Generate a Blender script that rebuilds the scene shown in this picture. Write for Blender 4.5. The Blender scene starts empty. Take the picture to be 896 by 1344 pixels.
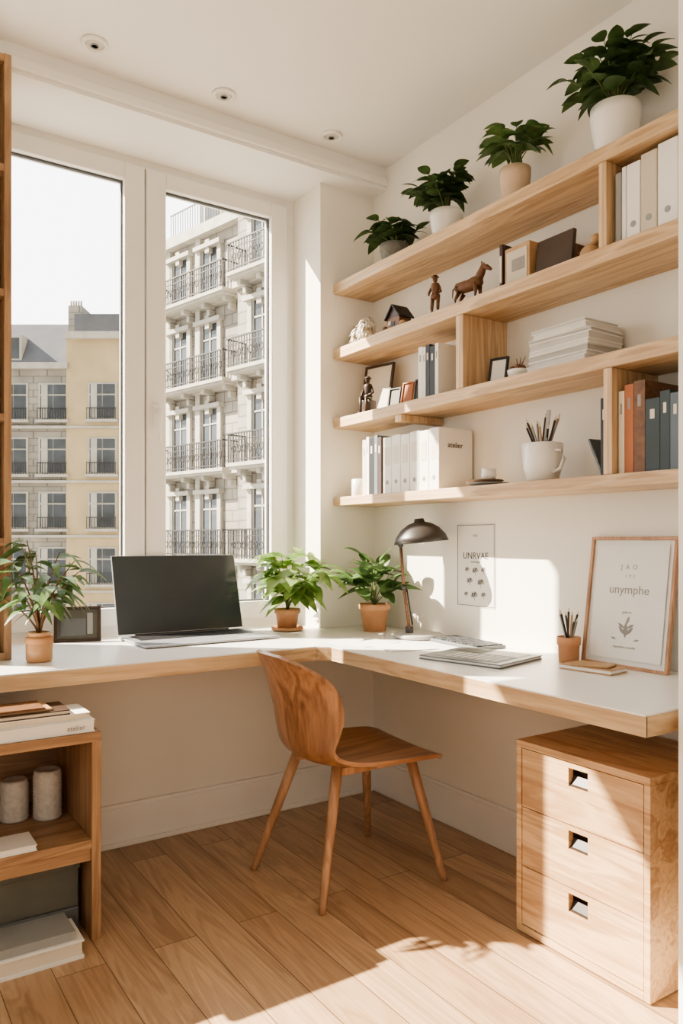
import bpy, bmesh, math, random
from mathutils import Vector, Matrix
random.seed(7)
scene = bpy.context.scene
try:
    scene.view_settings.view_transform = 'AgX'; scene.view_settings.look = 'AgX - Medium High Contrast'
except Exception: pass
WX = 2.043      # shelf wall plane
WY = 2.813      # pier / under-desk wall plane
GY = 3.05       # window plane
H = 2.80        # ceiling
# ------------------------------------------------------------------ materials
def nmat(name):
    m = bpy.data.materials.new(name); m.use_nodes = True
    nt = m.node_tree; bs = nt.nodes['Principled BSDF']
    return m, nt, bs
def S(c):
    return tuple(((v/255)/12.92 if v/255 <= .04045 else ((v/255+.055)/1.055)**2.4) for v in c)+(1,)
def plain(name, rgb, rough=.5, metal=0, var=.06, scale=12, bump=0.0, **kw):
    m, nt, bs = nmat(name)
    tc = nt.nodes.new('ShaderNodeTexCoord'); no = nt.nodes.new('ShaderNodeTexNoise')
    no.inputs['Scale'].default_value = scale; no.inputs['Detail'].default_value = 4
    nt.links.new(tc.outputs['Object'], no.inputs['Vector'])
    cr = nt.nodes.new('ShaderNodeValToRGB')
    c = S(rgb)
    cr.color_ramp.elements[0].position = .3; cr.color_ramp.elements[1].position = .7
    cr.color_ramp.elements[0].color = tuple(max(0, v*(1-var)) for v in c[:3])+(1,)
    cr.color_ramp.elements[1].color = tuple(min(1, v*(1+var)) for v in c[:3])+(1,)
    nt.links.new(no.outputs['Fac'], cr.inputs['Fac'])
    nt.links.new(cr.outputs['Color'], bs.inputs['Base Color'])
    bs.inputs['Roughness'].default_value = rough; bs.inputs['Metallic'].default_value = metal
    if bump:
        bp = nt.nodes.new('ShaderNodeBump'); bp.inputs['Strength'].default_value = bump
        bp.inputs['Distance'].default_value = .01
        nt.links.new(no.outputs['Fac'], bp.inputs['Height']); nt.links.new(bp.outputs['Normal'], bs.inputs['Normal'])
    for k, v in kw.items():
        bs.inputs[k].default_value = v
    return m
SAT = .87
def wood(name, light, dark, axis='Y', rough=.45, ring=1.0):
    m, nt, bs = nmat(name); N = nt.nodes.new; L = nt.links.new
    tc = N('ShaderNodeTexCoord'); mp = N('ShaderNodeMapping')
    sc = {'X': (1.2, 14, 14), 'Y': (14, 1.2, 14), 'Z': (14, 14, 1.2)}[axis]
    mp.inputs['Scale'].default_value = sc
    L(tc.outputs['Object'], mp.inputs['Vector'])
    n1 = N('ShaderNodeTexNoise'); n1.inputs['Scale'].default_value = 1.0*ring; n1.inputs['Detail'].default_value = 6
    n1.inputs['Distortion'].default_value = .8
    L(mp.outputs['Vector'], n1.inputs['Vector'])
    mp2 = N('ShaderNodeMapping'); mp2.inputs['Scale'].default_value = tuple(v*(7 if v > 2 else 3) for v in sc)
    L(tc.outputs['Object'], mp2.inputs['Vector'])
    n2 = N('ShaderNodeTexNoise'); n2.inputs['Scale'].default_value = 1.0; n2.inputs['Detail'].default_value = 3
    L(mp2.outputs['Vector'], n2.inputs['Vector'])
    ml = N('ShaderNodeMath'); ml.operation = 'MULTIPLY'; ml.inputs[1].default_value = 38
    L(n1.outputs['Fac'], ml.inputs[0])
    sn = N('ShaderNodeMath'); sn.operation = 'SINE'; L(ml.outputs[0], sn.inputs[0])
    ma = N('ShaderNodeMath'); ma.operation = 'MULTIPLY_ADD'; ma.inputs[1].default_value = .14; 
    L(sn.outputs[0], ma.inputs[0]); L(n1.outputs['Fac'], ma.inputs[2])
    mb = N('ShaderNodeMath'); mb.operation = 'MULTIPLY_ADD'; mb.inputs[1].default_value = .5
    L(n2.outputs['Fac'], mb.inputs[0]); L(ma.outputs[0], mb.inputs[2])
    cr = N('ShaderNodeValToRGB'); e = cr.color_ramp.elements
    e[0].position = .45; e[0].color = S(dark); e[1].position = .95; e[1].color = S(light)
    hs = N('ShaderNodeHueSaturation'); hs.inputs['Saturation'].default_value = SAT
    L(mb.outputs[0], cr.inputs['Fac']); L(cr.outputs['Color'], hs.inputs['Color']); L(hs.outputs['Color'], bs.inputs['Base Color'])
    bs.inputs['Roughness'].default_value = rough
    bp = N('ShaderNodeBump'); bp.inputs['Strength'].default_value = .08; bp.inputs['Distance'].default_value = .003
    L(n2.outputs['Fac'], bp.inputs['Height']); L(bp.outputs['Normal'], bs.inputs['Normal'])
    return m
OL, OD = (214, 182, 138), (174, 136, 90)
oakY = wood('oak_shelf_y', OL, OD, 'Y'); oakX = wood('oak_x', OL, OD, 'X'); oakZ = wood('oak_z', OL, OD, 'Z')
cabY = wood('oak_drawer_y', (206, 170, 124), (160, 118, 76), 'Y'); cabTop = cabY
cabX = wood('oak_unit_x', (174, 134, 92), (134, 96, 60), 'X'); cabZ = wood('oak_unit_z', (174, 134, 92), (134, 96, 60), 'Z')
chairW = wood('walnut_chair', (172, 122, 78), (118, 76, 44), 'Z', .33, .6)
chairS = wood('walnut_chair_seat', (172, 122, 78), (118, 76, 44), 'X', .33, .6)
legW = wood('chair_leg_oak', (180, 134, 92), (144, 100, 62), 'Z', .4)
wallM = plain('wall_plaster', (236, 232, 222), .85, var=.015, scale=3, bump=.02)
ceilM = plain('ceiling_plaster', (238, 236, 230), .9, var=.01, scale=2)
trimM = plain('trim_paint', (238, 235, 228), .45, var=.01)
frameM = plain('window_paint', (234, 231, 225), .4, var=.01)
lamM = plain('desk_laminate', (238, 236, 232), .30, var=.01)
whiteM = plain('white_ceramic', (234, 231, 224), .3, var=.02)
paperM = plain('paper', (232, 230, 224), .7, var=.02)
creamM = plain('cream_card', (218, 208, 190), .6, var=.04)
beigeM = plain('beige_card', (200, 190, 172), .6, var=.04)
greyM = plain('grey_card', (150, 152, 150), .6, var=.05)
gaskM = plain('rubber_gasket', (70, 72, 74), .6)
blackM = plain('black_matte', (34, 34, 36), .5, var=.1)
recessM = plain('recess_dark_brown', (58, 40, 28), .7, var=.1)  # very dark brown lining of the drawer handle cutouts
darkM = plain('dark_brown', (66, 50, 40), .45, var=.15)
brownM = plain('carved_brown', (112, 78, 52), .5, var=.3, scale=60)
tanM = plain('tan_leather', (178, 144, 106), .5, var=.12, scale=30)
orangeM = plain('terracotta_card', (168, 104, 66), .55, var=.06)
greenM = plain('green_cloth', (60, 72, 76), .6, var=.08)
blueM = plain('slate_cloth', (98, 110, 120), .6, var=.06)
terraM = plain('terracotta', (200, 148, 110), .75, var=.08, scale=25, bump=.05)
terraP = plain('pale_terracotta', (206, 182, 156), .7, var=.06, scale=25)
stonM = plain('stone_pot', (120, 118, 110), .7, var=.2, scale=60)
soilM = plain('soil', (56, 40, 30), .95, var=.4, scale=90, bump=.3)
metalM = plain('aluminium', (184, 186, 190), .35, .6, var=.02)
steelD = plain('dark_steel', (64, 60, 58), .4, .4, var=.05)
screenM = plain('screen_glass', (62, 68, 72), .14, var=.05)
keyM = plain('keyboard', (70, 72, 76), .5, var=.1)
shagM = plain('shaggy_wool', (226, 220, 208), .9, var=.15, scale=80, bump=.5)
inkM = plain('ink', (84, 82, 80), .7)
inkL = plain('light_ink', (150, 146, 140), .7)
lampM = plain('lamp_shade_charcoal', (60, 56, 54), .42, 0, var=.05)
lampI = plain('lamp_inner_white', (240, 234, 224), .5)
graphM = plain('graphite_cover', (104, 108, 110), .4, var=.1)
boxG = plain('box_file_grey', (92, 92, 84), .6, var=.08)
spotM = plain('spot_lens', (205, 200, 190), .3)
candM = plain('ribbed_glass', (196, 190, 180), .35, var=.14, scale=70, bump=.3)
wax = plain('amber_glass', (192, 146, 106), .25, var=.05)
def leafmat(name, a, b):
    m, nt, bs = nmat(name)
    tc = nt.nodes.new('ShaderNodeTexCoord'); no = nt.nodes.new('ShaderNodeTexNoise')
    no.inputs['Scale'].default_value = 18
    nt.links.new(tc.outputs['Object'], no.inputs['Vector'])
    cr = nt.nodes.new('ShaderNodeValToRGB'); e = cr.color_ramp.elements
    e[0].position = .35; e[1].position = .65; e[0].color = S(a); e[1].color = S(b)
    nt.links.new(no.outputs['Fac'], cr.inputs['Fac'])
    nt.links.new(cr.outputs['Color'], bs.inputs['Base Color']); bs.inputs['Roughness'].default_value = .42
    tr = nt.nodes.new('ShaderNodeBsdfTranslucent'); nt.links.new(cr.outputs['Color'], tr.inputs['Color'])
    mx = nt.nodes.new('ShaderNodeMixShader'); mx.inputs[0].default_value = .35
    out = nt.nodes['Material Output']
    nt.links.new(bs.outputs[0], mx.inputs[1]); nt.links.new(tr.outputs[0], mx.inputs[2]); nt.links.new(mx.outputs[0], out.inputs[0])
    return m
leafD = leafmat('leaf_dark', (56, 76, 48), (86, 112, 68))
leafB = leafmat('leaf_bright', (100, 132, 70), (152, 178, 106))
leafC = leafmat('leaf_mid', (72, 98, 60), (112, 140, 86))
stemM = plain('stem', (104, 118, 70), .6); stemB = plain('woody_stem', (120, 92, 66), .7)
def floormat():
    m, nt, bs = nmat('oak_floor'); N = nt.nodes.new; L = nt.links.new
    tc = N('ShaderNodeTexCoord'); mp = N('ShaderNodeMapping'); mp.inputs['Rotation'].default_value = (0, 0, math.pi/2)
    L(tc.outputs['Object'], mp.inputs['Vector'])
    br = N('ShaderNodeTexBrick'); br.inputs['Scale'].default_value = 1
    br.inputs['Brick Width'].default_value = 1.6; br.inputs['Row Height'].default_value = .13
    br.inputs['Mortar Size'].default_value = .0014; br.inputs['Mortar Smooth'].default_value = .2
    br.offset = .37
    br.inputs['Color1'].default_value = S((204, 170, 130)); br.inputs['Color2'].default_value = S((176, 140, 102))
    br.inputs['Mortar'].default_value = S((100, 74, 50))
    L(mp.outputs['Vector'], br.inputs['Vector'])
    sx = N('ShaderNodeVectorMath'); sx.operation = 'MULTIPLY_ADD'; sx.inputs[1].default_value = (3, 3, 3)
    L(br.outputs['Color'], sx.inputs[0]); L(tc.outputs['Object'], sx.inputs[2])
    m2 = N('ShaderNodeMapping'); m2.inputs['Scale'].default_value = (11, .9, 1); L(sx.outputs[0], m2.inputs['Vector'])
    n1 = N('ShaderNodeTexNoise'); n1.inputs['Scale'].default_value = 1; n1.inputs['Detail'].default_value = 6; n1.inputs['Distortion'].default_value = 1
    L(m2.outputs[0], n1.inputs['Vector'])
    ml = N('ShaderNodeMath'); ml.operation = 'MULTIPLY'; ml.inputs[1].default_value = 60; L(n1.outputs['Fac'], ml.inputs[0])
    sn = N('ShaderNodeMath'); sn.operation = 'SINE'; L(ml.outputs[0], sn.inputs[0])
    m3 = N('ShaderNodeMapping'); m3.inputs['Scale'].default_value = (120, 4, 1); L(tc.outputs['Object'], m3.inputs['Vector'])
    n2 = N('ShaderNodeTexNoise'); n2.inputs['Scale'].default_value = 1; n2.inputs['Detail'].default_value = 3; L(m3.outputs[0], n2.inputs['Vector'])
    a = N('ShaderNodeMath'); a.operation = 'MULTIPLY_ADD'; a.inputs[1].default_value = .12; L(sn.outputs[0], a.inputs[0]); L(n1.outputs['Fac'], a.inputs[2])
    b2 = N('ShaderNodeMath'); b2.operation = 'MULTIPLY_ADD'; b2.inputs[1].default_value = .5; L(n2.outputs['Fac'], b2.inputs[0]); L(a.outputs[0], b2.inputs[2])
    cr = N('ShaderNodeValToRGB'); e = cr.color_ramp.elements; e[0].position = .45; e[1].position = 1.0
    e[0].color = (.66, .60, .55, 1); e[1].color = (1.08, 1.06, 1.04, 1)
    L(b2.outputs[0], cr.inputs['Fac'])
    mx = N('ShaderNodeMix'); mx.data_type = 'RGBA'; mx.blend_type = 'MULTIPLY'; mx.inputs[0].default_value = 1
    hs = N('ShaderNodeHueSaturation'); hs.inputs['Saturation'].default_value = SAT
    L(br.outputs['Color'], mx.inputs[6]); L(cr.outputs['Color'], mx.inputs[7]); L(mx.outputs[2], hs.inputs['Color'])
    L(hs.outputs['Color'], bs.inputs['Base Color']); bs.inputs['Roughness'].default_value = .30
    return m
floorM = floormat()
def glassmat():
    m = bpy.data.materials.new('window_glass'); m.use_nodes = True; nt = m.node_tree
    for n in list(nt.nodes):
        if n.type != 'OUTPUT_MATERIAL': nt.nodes.remove(n)
    t = nt.nodes.new('ShaderNodeBsdfTransparent'); g = nt.nodes.new('ShaderNodeBsdfGlossy'); g.inputs['Roughness'].default_value = .02
    mx = nt.nodes.new('ShaderNodeMixShader'); mx.inputs[0].default_value = .04
    nt.links.new(t.outputs[0], mx.inputs[1]); nt.links.new(g.outputs[0], mx.inputs[2])
    nt.links.new(mx.outputs[0], nt.nodes['Material Output'].inputs[0])
    return m
glassM = glassmat()
def stonemat(name, rgb, mort):
    m, nt, bs = nmat(name); N = nt.nodes.new; L = nt.links.new
    tc = N('ShaderNodeTexCoord'); sp = N('ShaderNodeSeparateXYZ'); cb = N('ShaderNodeCombineXYZ')
    L(tc.outputs['Object'], sp.inputs[0]); L(sp.outputs['Y'], cb.inputs['X']); L(sp.outputs['Z'], cb.inputs['Y'])
    br = N('ShaderNodeTexBrick'); br.inputs['Scale'].default_value = 1; br.inputs['Brick Width'].default_value = .9; br.inputs['Row Height'].default_value = .4
    br.inputs['Mortar Size'].default_value = .025; c = S(rgb)
    br.inputs['Color1'].default_value = c; br.inputs['Color2'].default_value = tuple(v*.85 for v in c[:3])+(1,); br.inputs['Mortar'].default_value = S(mort)
    L(cb.outputs[0], br.inputs['Vector'])
    no = N('ShaderNodeTexNoise'); no.inputs['Scale'].default_value = .6; no.inputs['Detail'].default_value = 6; L(tc.outputs['Object'], no.inputs['Vector'])
    cr = N('ShaderNodeValToRGB'); cr.color_ramp.elements[0].position = .3; cr.color_ramp.elements[0].color = (.62, .62, .62, 1); cr.color_ramp.elements[1].position = .7
    L(no.outputs['Fac'], cr.inputs['Fac'])
    mx = N('ShaderNodeMix'); mx.data_type = 'RGBA'; mx.blend_type = 'MULTIPLY'; mx.inputs[0].default_value = 1
    L(br.outputs['Color'], mx.inputs[6]); L(cr.outputs['Color'], mx.inputs[7]); L(mx.outputs[2], bs.inputs['Base Color']); bs.inputs['Roughness'].default_value = .9
    return m
# ------------------------------------------------------------------ mesh builder
class B:
    def __init__(s, name):
        s.name = name; s.v = []; s.f = []; s.mi = []; s.sm = []; s.mats = []; s.M = Matrix.Identity(4); s.clamp = None
    def m(s, mat):
        if mat not in s.mats: s.mats.append(mat)
        return s.mats.index(mat)
    def raw(s, vs, fs, mat, smooth=False):
        o = len(s.v); k = s.m(mat)
        for p in vs:
            q = s.M @ Vector(p)
            if s.clamp: q = Vector(s.clamp(q))
            s.v.append(q)
        for f in fs:
            s.f.append(tuple(i+o for i in f)); s.mi.append(k); s.sm.append(smooth)
    def box(s, x0, x1, y0, y1, z0, z1, mat, bev=0.0, rz=0, rx=0, ry=0, seg=2, smooth=False):
        bm = bmesh.new(); bmesh.ops.create_cube(bm, size=1)
        dx, dy, dz = x1-x0, y1-y0, z1-z0
        for v in bm.verts: v.co = Vector((v.co.x*dx, v.co.y*dy, v.co.z*dz))
        if bev:
            bmesh.ops.bevel(bm, geom=bm.edges[:], offset=min(bev, .45*min(dx, dy, dz)), segments=seg, affect='EDGES', profile=.5)
        c = Vector(((x0+x1)/2, (y0+y1)/2, (z0+z1)/2))
        R = Matrix.Rotation(rz, 3, 'Z') @ Matrix.Rotation(ry, 3, 'Y') @ Matrix.Rotation(rx, 3, 'X')
        bm.verts.index_update()
        s.raw([R @ v.co + c for v in bm.verts], [[v.index for v in f.verts] for f in bm.faces], mat, smooth)
        bm.free()
    def prism(s, pts, z0, z1, mat):
        n = len(pts)
        vs = [(x, y, z0) for x, y in pts]+[(x, y, z1) for x, y in pts]
        fs = [tuple(range(n-1, -1, -1)), tuple(range(n, 2*n))]+[(i, (i+1) % n, n+(i+1) % n, n+i) for i in range(n)]
        s.raw(vs, fs, mat)
    def lathe(s, c, prof, mat, seg=32, smooth=True, axis=None):
        vs = []; fs = []
        R = Matrix.Identity(3)
        if axis: R = Vector((0, 0, 1)).rotation_difference(Vector(axis).normalized()).to_matrix()
        for r, z in prof:
            for i in range(seg):
                a = 2*math.pi*i/seg
                vs.append(R @ Vector((r*math.cos(a), r*math.sin(a), z))+Vector(c))
        for j in range(len(prof)-1):
            for i in range(seg):
                fs.append((j*seg+i, j*seg+(i+1) % seg, (j+1)*seg+(i+1) % seg, (j+1)*seg+i))
        if prof[0][0] > 1e-5: fs.append(tuple(range(seg-1, -1, -1)))
        if prof[-1][0] > 1e-5: fs.append(tuple((len(prof)-1)*seg+i for i in range(seg)))
        s.raw(vs, fs, mat, smooth)
    def cyl(s, c, r, h, mat, seg=24, axis=None):
        b = min(.0015, r*.2)
        s.lathe(c, [(r-b, 0), (r, b), (r, h-b), (r-b, h)], mat, seg, False, axis)
    def tube(s, pts, rad, mat, seg=8):
        pts = [Vector(p) for p in pts]; n = len(pts)
        if not isinstance(rad, (list, tuple)): rad = [rad]*n
        vs = []; fs = []
        for i, p in enumerate(pts):
            t = (pts[min(i+1, n-1)]-pts[max(i-1, 0)]).normalized()
            a = t.cross(Vector((0, 0, 1)))
            if a.length < .05: a = t.cross(Vector((1, 0, 0)))
            a.normalize(); bb = t.cross(a)
            for k in range(seg):
                w = 2*math.pi*k/seg
                vs.append(p+(a*math.cos(w)+bb*math.sin(w))*rad[i])
        for i in range(n-1):
            for k in range(seg):
                fs.append((i*seg+k, i*seg+(k+1) % seg, (i+1)*seg+(k+1) % seg, (i+1)*seg+k))
        fs.append(tuple(range(seg-1, -1, -1))); fs.append(tuple((n-1)*seg+k for k in range(seg)))
        s.raw(vs, fs, mat, True)
    def ell(s, c, r, mat, seg=14, rng=10, noise=0, rot=None):
        vs = []; fs = []
        R = rot or Matrix.Identity(3)
        for j in range(rng+1):
            th = math.pi*j/rng
            for i in range(seg):
                a = 2*math.pi*i/seg; k = 1+random.uniform(-noise, noise)
                vs.append(Vector(c)+R @ Vector((r[0]*math.sin(th)*math.cos(a)*k, r[1]*math.sin(th)*math.sin(a)*k, r[2]*math.cos(th)*k)))
        for j in range(rng):
            for i in range(seg):
                fs.append((j*seg+i, (j+1)*seg+i, (j+1)*seg+(i+1) % seg, j*seg+(i+1) % seg))
        s.raw(vs, fs, mat, True)
    def leaf(s, p, d, L, W, mat, droop=.3, fold=.2, n=7, power=.75, flat=None):
        p = Vector(p); d = Vector(d).normalized()
        side = d.cross(Vector((0, 0, 1)))
        if side.length < .05: side = Vector((1, 0, 0))
        side.normalize(); side = Matrix.Rotation(random.uniform(-.5, .5), 3, d) @ side
        nr = side.cross(d)
        vs = []; fs = []
        for i in range(n+1):
            t = i/n
            c = p+d*L*t+Vector((0, 0, -droop*L*t*t))
            w = W*.5*(math.sin(math.pi*min(1, t**power*.98+.02)))**.8+.0008
            vs += [c-side*w+nr*fold*w, c, c+side*w+nr*fold*w]
        for i in range(n):
            a = i*3
            fs += [(a, a+1, a+4, a+3), (a+1, a+2, a+5, a+4)]
        s.raw(vs, fs, mat, True)
    def flatleaf(s, x, y, z, ang, L, W, mat):
        vs = []; n = 8
        for sg in (1, -1):
            for i in range(n+1):
                t = i/n if sg > 0 else 1-i/n
                w = W*.5*math.sin(math.pi*t)*sg
                u = L*t
                vs.append((x, y+u*math.cos(ang)-w*math.sin(ang), z+u*math.sin(ang)+w*math.cos(ang)))
        s.raw(vs, [tuple(range(len(vs)))], mat)
    def text(s, txt, size, mat, M):
        cu = bpy.data.curves.new('t', 'FONT'); cu.body = txt; cu.size = size; cu.align_x = 'CENTER'; cu.extrude = .0004
        o = bpy.data.objects.new('t', cu); scene.collection.objects.link(o)
        dg = bpy.context.evaluated_depsgraph_get(); me = bpy.data.meshes.new_from_object(o.evaluated_get(dg))
        s.raw([M @ v.co for v in me.vertices], [tuple(p.vertices) for p in me.polygons], mat)
        bpy.data.objects.remove(o); bpy.data.meshes.remove(me)
    def done(s, sub=0):
        me = bpy.data.meshes.new(s.name)
        xs = [p.x for p in s.v]; ys = [p.y for p in s.v]; zs = [p.z for p in s.v]
        o = Vector(((min(xs)+max(xs))/2, (min(ys)+max(ys))/2, min(zs)))
        me.from_pydata([p-o for p in s.v], [], s.f)
        for m_ in s.mats: me.materials.append(m_)
        for i, p in enumerate(me.polygons): p.material_index = s.mi[i]; p.use_smooth = s.sm[i]
        me.update()
        ob = bpy.data.objects.new(s.name, me); ob.location = o; scene.collection.objects.link(ob)
        if sub:
            md = ob.modifiers.new('s', 'SUBSURF'); md.levels = sub; md.render_levels = sub
        return ob
# ------------------------------------------------------------------ room shell
XL, YB = -2.4, -2.2
b = B('floor'); b.box(XL-.1, WX+.1, YB-.1, 3.2, -.1, 0, floorM); b.done()
b = B('ceiling'); b.box(XL-.1, WX+.1, YB-.1, 3.2, H, H+.1, ceilM); b.done()
b = B('ceiling_soffit'); b.box(XL, WX, 2.72, 3.15, 2.70, H, ceilM); b.box(XL, WX, 2.705, 2.725, 2.715, 2.75, trimM, .004); b.done()
b = B('wall_right'); b.box(WX, WX+.1, YB, 3.2, 0, H, wallM); b.done()
b = B('wall_right_return'); b.box(1.5675, WX, .84, 1.0, 0, H, wallM, .003); b.done()
b = B('wall_window')
b.box(XL, WX, WY, 3.15, 0, .70, wallM)
b.box(1.756, WX, WY, 3.15, .70, 2.70, wallM)
b.box(.02, .35, GY, 3.15, .70, 2.70, wallM)
b.box(XL, -2.1, GY, 3.15, .70, 2.70, wallM)
b.done()
def wall_open(name, ax, pos, a0, a1, o0, o1, z0, z1, th=-.1):
    b = B(name)
    def bx(u0, u1, w0, w1):
        p0, p1 = sorted((pos, pos+th))
        if ax == 'x': b.box(p0, p1, u0, u1, w0, w1, wallM)
        else: b.box(u0, u1, p0, p1, w0, w1, wallM)
    bx(a0, o0, 0, H); bx(o1, a1, 0, H); bx(o0, o1, 0, z0); bx(o0, o1, z1, H)
    b.done()
wall_open('wall_left', 'x', XL, YB, 3.15, -1.4, 1.4, .8, 2.45)  # unseen wall, its opening added to let in fill light
wall_open('wall_rear', 'y', YB, XL, WX, -1.5, .9, .6, 2.45)  # behind the camera; opening put in for more soft fill
def window(name, x0, x1, y, z0, z1, panes=2):
    b = B(name); f = .035
    mid = (x0+x1)/2; e = .0
    b.box(x0+f, x1-f, y, y+.09, z1-f, z1, frameM); b.box(x0+f, x1-f, y, y+.09, z0, z0+.05, frameM)
    b.box(x0, x0+f, y, y+.09, z0, z1, frameM); b.box(x1-f, x1, y, y+.09, z0, z1, frameM)
    for a, c in (((x0+f, mid-.003), (mid+.003, x1-f)) if panes == 2 else ((x0+f, x1-f),)):
        st = .085 if panes == 2 else .05; y0 = y-.012
        zt, zb = z1-f+.004, z0+.04; tr = .07 if panes == 2 else .045
        b.box(a, a+st, y0, y+.06, zb, zt, frameM, .006); b.box(c-st, c, y0, y+.06, zb, zt, frameM, .006)
        b.box(a+st-.002, c-st+.002, y0+.0005, y+.0595, zt-tr, zt, frameM, .006); b.box(a+st-.002, c-st+.002, y0+.0005, y+.0595, zb, zb+.075, frameM, .006)
        g = .006; i0, i1, j0, j1 = a+st, c-st, zb+.075, zt-tr
        for q in ((i0, i0+g, j0, j1), (i1-g, i1, j0, j1), (i0+g, i1-g, j0, j0+g), (i0+g, i1-g, j1-g, j1)):
            b.box(q[0], q[1], y+.014, y+.03, q[2], q[3], gaskM)
        b.raw([(i0, y+.022, j0), (i1, y+.022, j0), (i1, y+.022, j1), (i0, y+.022, j1)], [(0, 1, 2, 3)], glassM)
    if panes == 2:
        hx = mid+.045
        b.box(hx-.014, hx+.014, y-.022, y-.01, 1.60, 1.70, frameM, .004)
        b.tube([(hx, y-.02, 1.67), (hx, y-.05, 1.67)], .009, frameM)
        b.tube([(hx, y-.05, 1.675), (hx, y-.052, 1.62), (hx, y-.05, 1.55)], [.010, .009, .008], frameM)
    b.done()
window('window_1', .35, 1.756, GY, .75, 2.70)
window('window_2_unseen', -2.1, .02, GY, .75, 2.70, 1)  # out of view; added so the sun reaches the floor and drawers
b = B('baseboard_window'); b.box(XL, WX-.001, WY-.018, WY, 0, .145, trimM, .004); b.box(XL, WX-.001, WY-.024, WY, 0, .02, trimM, .003); b.box(XL, WX-.001, WY-.013, WY, .14, .158, trimM, .004); b.done()
b = B('baseboard_right'); b.box(WX-.018, WX, 1.0, WY-.018, 0, .145, trimM, .004); b.box(WX-.013, WX, 1.0, WY-.018, .14, .158, trimM, .004); b.done()
for i, (x, y) in enumerate(((.716, 2.57), (1.2, 2.6), (1.69, 2.62))):
    b = B('recessed_ceiling_light')
    b.lathe((x, y, H-.010), [(.030, .006), (.032, .0), (.040, -.002), (.044, .003), (.044, .0099)], trimM)
    b.lathe((x, y, H-.008), [(0, .0), (.018, -.002), (.026, .002), (.031, .004)], spotM)
    b.lathe((x, y, H-.0105), [(.014, .0), (.0135, -.003), (.011, -.003), (.0105, .0)], greyM)
    b.done()
# ------------------------------------------------------------------ desk
outline = [(-1.1, 2.344), (1.445, 2.344), (1.486, 2.303), (1.486, 1.023), (2.041, 1.023), (2.041, 2.811), (1.754, 2.811), (1.754, 3.036), (-1.1, 3.036)]
b = B('corner_desk')
b.prism(outline, .702, .748, oakX)
b.box(1.4855, 1.489, 1.023, 2.300, .702, .748, oakY)
ins = [(-1.1, 2.347), (1.446, 2.347), (1.4845, 2.3045), (1.4845, 1.026), (2.041, 1.026), (2.041, 2.811), (1.754, 2.811), (1.754, 3.036), (-1.1, 3.036)]
b.prism(ins, .748, .752, lamM)
b.done()
DZ = .7525
# ------------------------------------------------------------------ shelves
SX0 = 1.823
def shelf(z0, z1):
    b = B('wall_shelf'); b.box(SX0, WX-.001, 1.002, WY-.002, z0, z1, oakY, .002); b.done()
Z1, Z2, Z3, Z4 = 2.265, 1.978, 1.672, 1.325
shelf(2.222, Z1); shelf(1.932, Z2); shelf(1.629, Z3); shelf(1.288, Z4)
def divider(y0, y1, z0, z1):
    b = B('shelf_divider'); b.box(SX0+.002, WX-.001, y0, y1, z0+.0005, z1-.0005, oakZ, .002); b.done()
divider(1.385, 1.412, Z2, 2.222); divider(1.98, 2.018, Z3, 1.932); divider(1.366, 1.396, Z4, 1.629); divider(2.33, 2.37, 1.60, 1.6285)
# ------------------------------------------------------------------ drawer unit
b = B('drawer_cabinet')
x0, x1, y0, y1, zt = 1.651, 2.02, 1.126, 1.565, .557
b.box(x0, x1, y0, y0+.018, .004, zt-.02, cabY, .0015); b.box(x0, x1, y1-.018, y1, .004, zt-.02, cabY, .0015)
b.box(x0, x1, y0, y1, zt-.02, zt, cabY, .0015); b.box(x0, x1, y0+.018, y1-.018, .004, .024, cabY, .0015)
b.box(x1-.01, x1, y0+.018, y1-.018, .024, zt-.02, cabY)
b.box(x0+.03, x1-.03, y0+.03, y1-.03, 0, .004, blackM)
yc = (y0+y1)/2; hh = (zt-.02-.024-.003*4)/3
for i in range(3):
    za = .024+.003+i*(hh+.003); zb = za+hh; ya, yb = y0+.021, y1-.021
    nw, nh = .032, .050
    X0, X1 = x0+.003, x0+.022
    yy = [ya, yc-nw, yc+nw, yb]; zz_ = [za, zb-nh-.014, zb-.014, zb]
    for X, fl in ((X0, 0), (X1, 1)):
        vs = [(X, p, q) for q in zz_ for p in yy]; fs = []
        for r in range(3):
            for c in range(3):
                if r == 1 and c == 1: continue
                k = r*4+c; fs.append((k, k+4, k+5, k+1) if not fl else (k, k+1, k+5, k+4))
        b.raw(vs, fs, cabY)
    for (p0, q0, p1, q1) in ((ya, za, yb, za), (yb, za, yb, zb), (yb, zb, ya, zb), (ya, zb, ya, za), (yy[1], zz_[1], yy[2], zz_[1]), (yy[2], zz_[1], yy[2], zz_[2]), (yy[2], zz_[2], yy[1], zz_[2]), (yy[1], zz_[2], yy[1], zz_[1])):
        b.raw([(X0, p0, q0), (X0, p1, q1), (X1, p1, q1), (X1, p0, q0)], [(0, 1, 2, 3)], cabY)
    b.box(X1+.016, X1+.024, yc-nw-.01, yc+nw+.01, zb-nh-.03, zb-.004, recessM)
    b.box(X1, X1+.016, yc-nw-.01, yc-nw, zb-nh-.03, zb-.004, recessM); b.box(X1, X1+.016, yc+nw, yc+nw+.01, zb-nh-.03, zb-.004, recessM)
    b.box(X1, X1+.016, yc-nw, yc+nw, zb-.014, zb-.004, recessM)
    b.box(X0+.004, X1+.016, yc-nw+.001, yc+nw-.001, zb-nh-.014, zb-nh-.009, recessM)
    b.box(X1-.006, X1-.003, yc-nw+.001, yc+nw-.001, zb-nh-.012, zb-nh+.014, steelD, .001, ry=.5)
    b.box(X1+.026, x1-.02, ya+.01, yb-.01, za+.01, zb-.04, cabX)
b.done()
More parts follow.
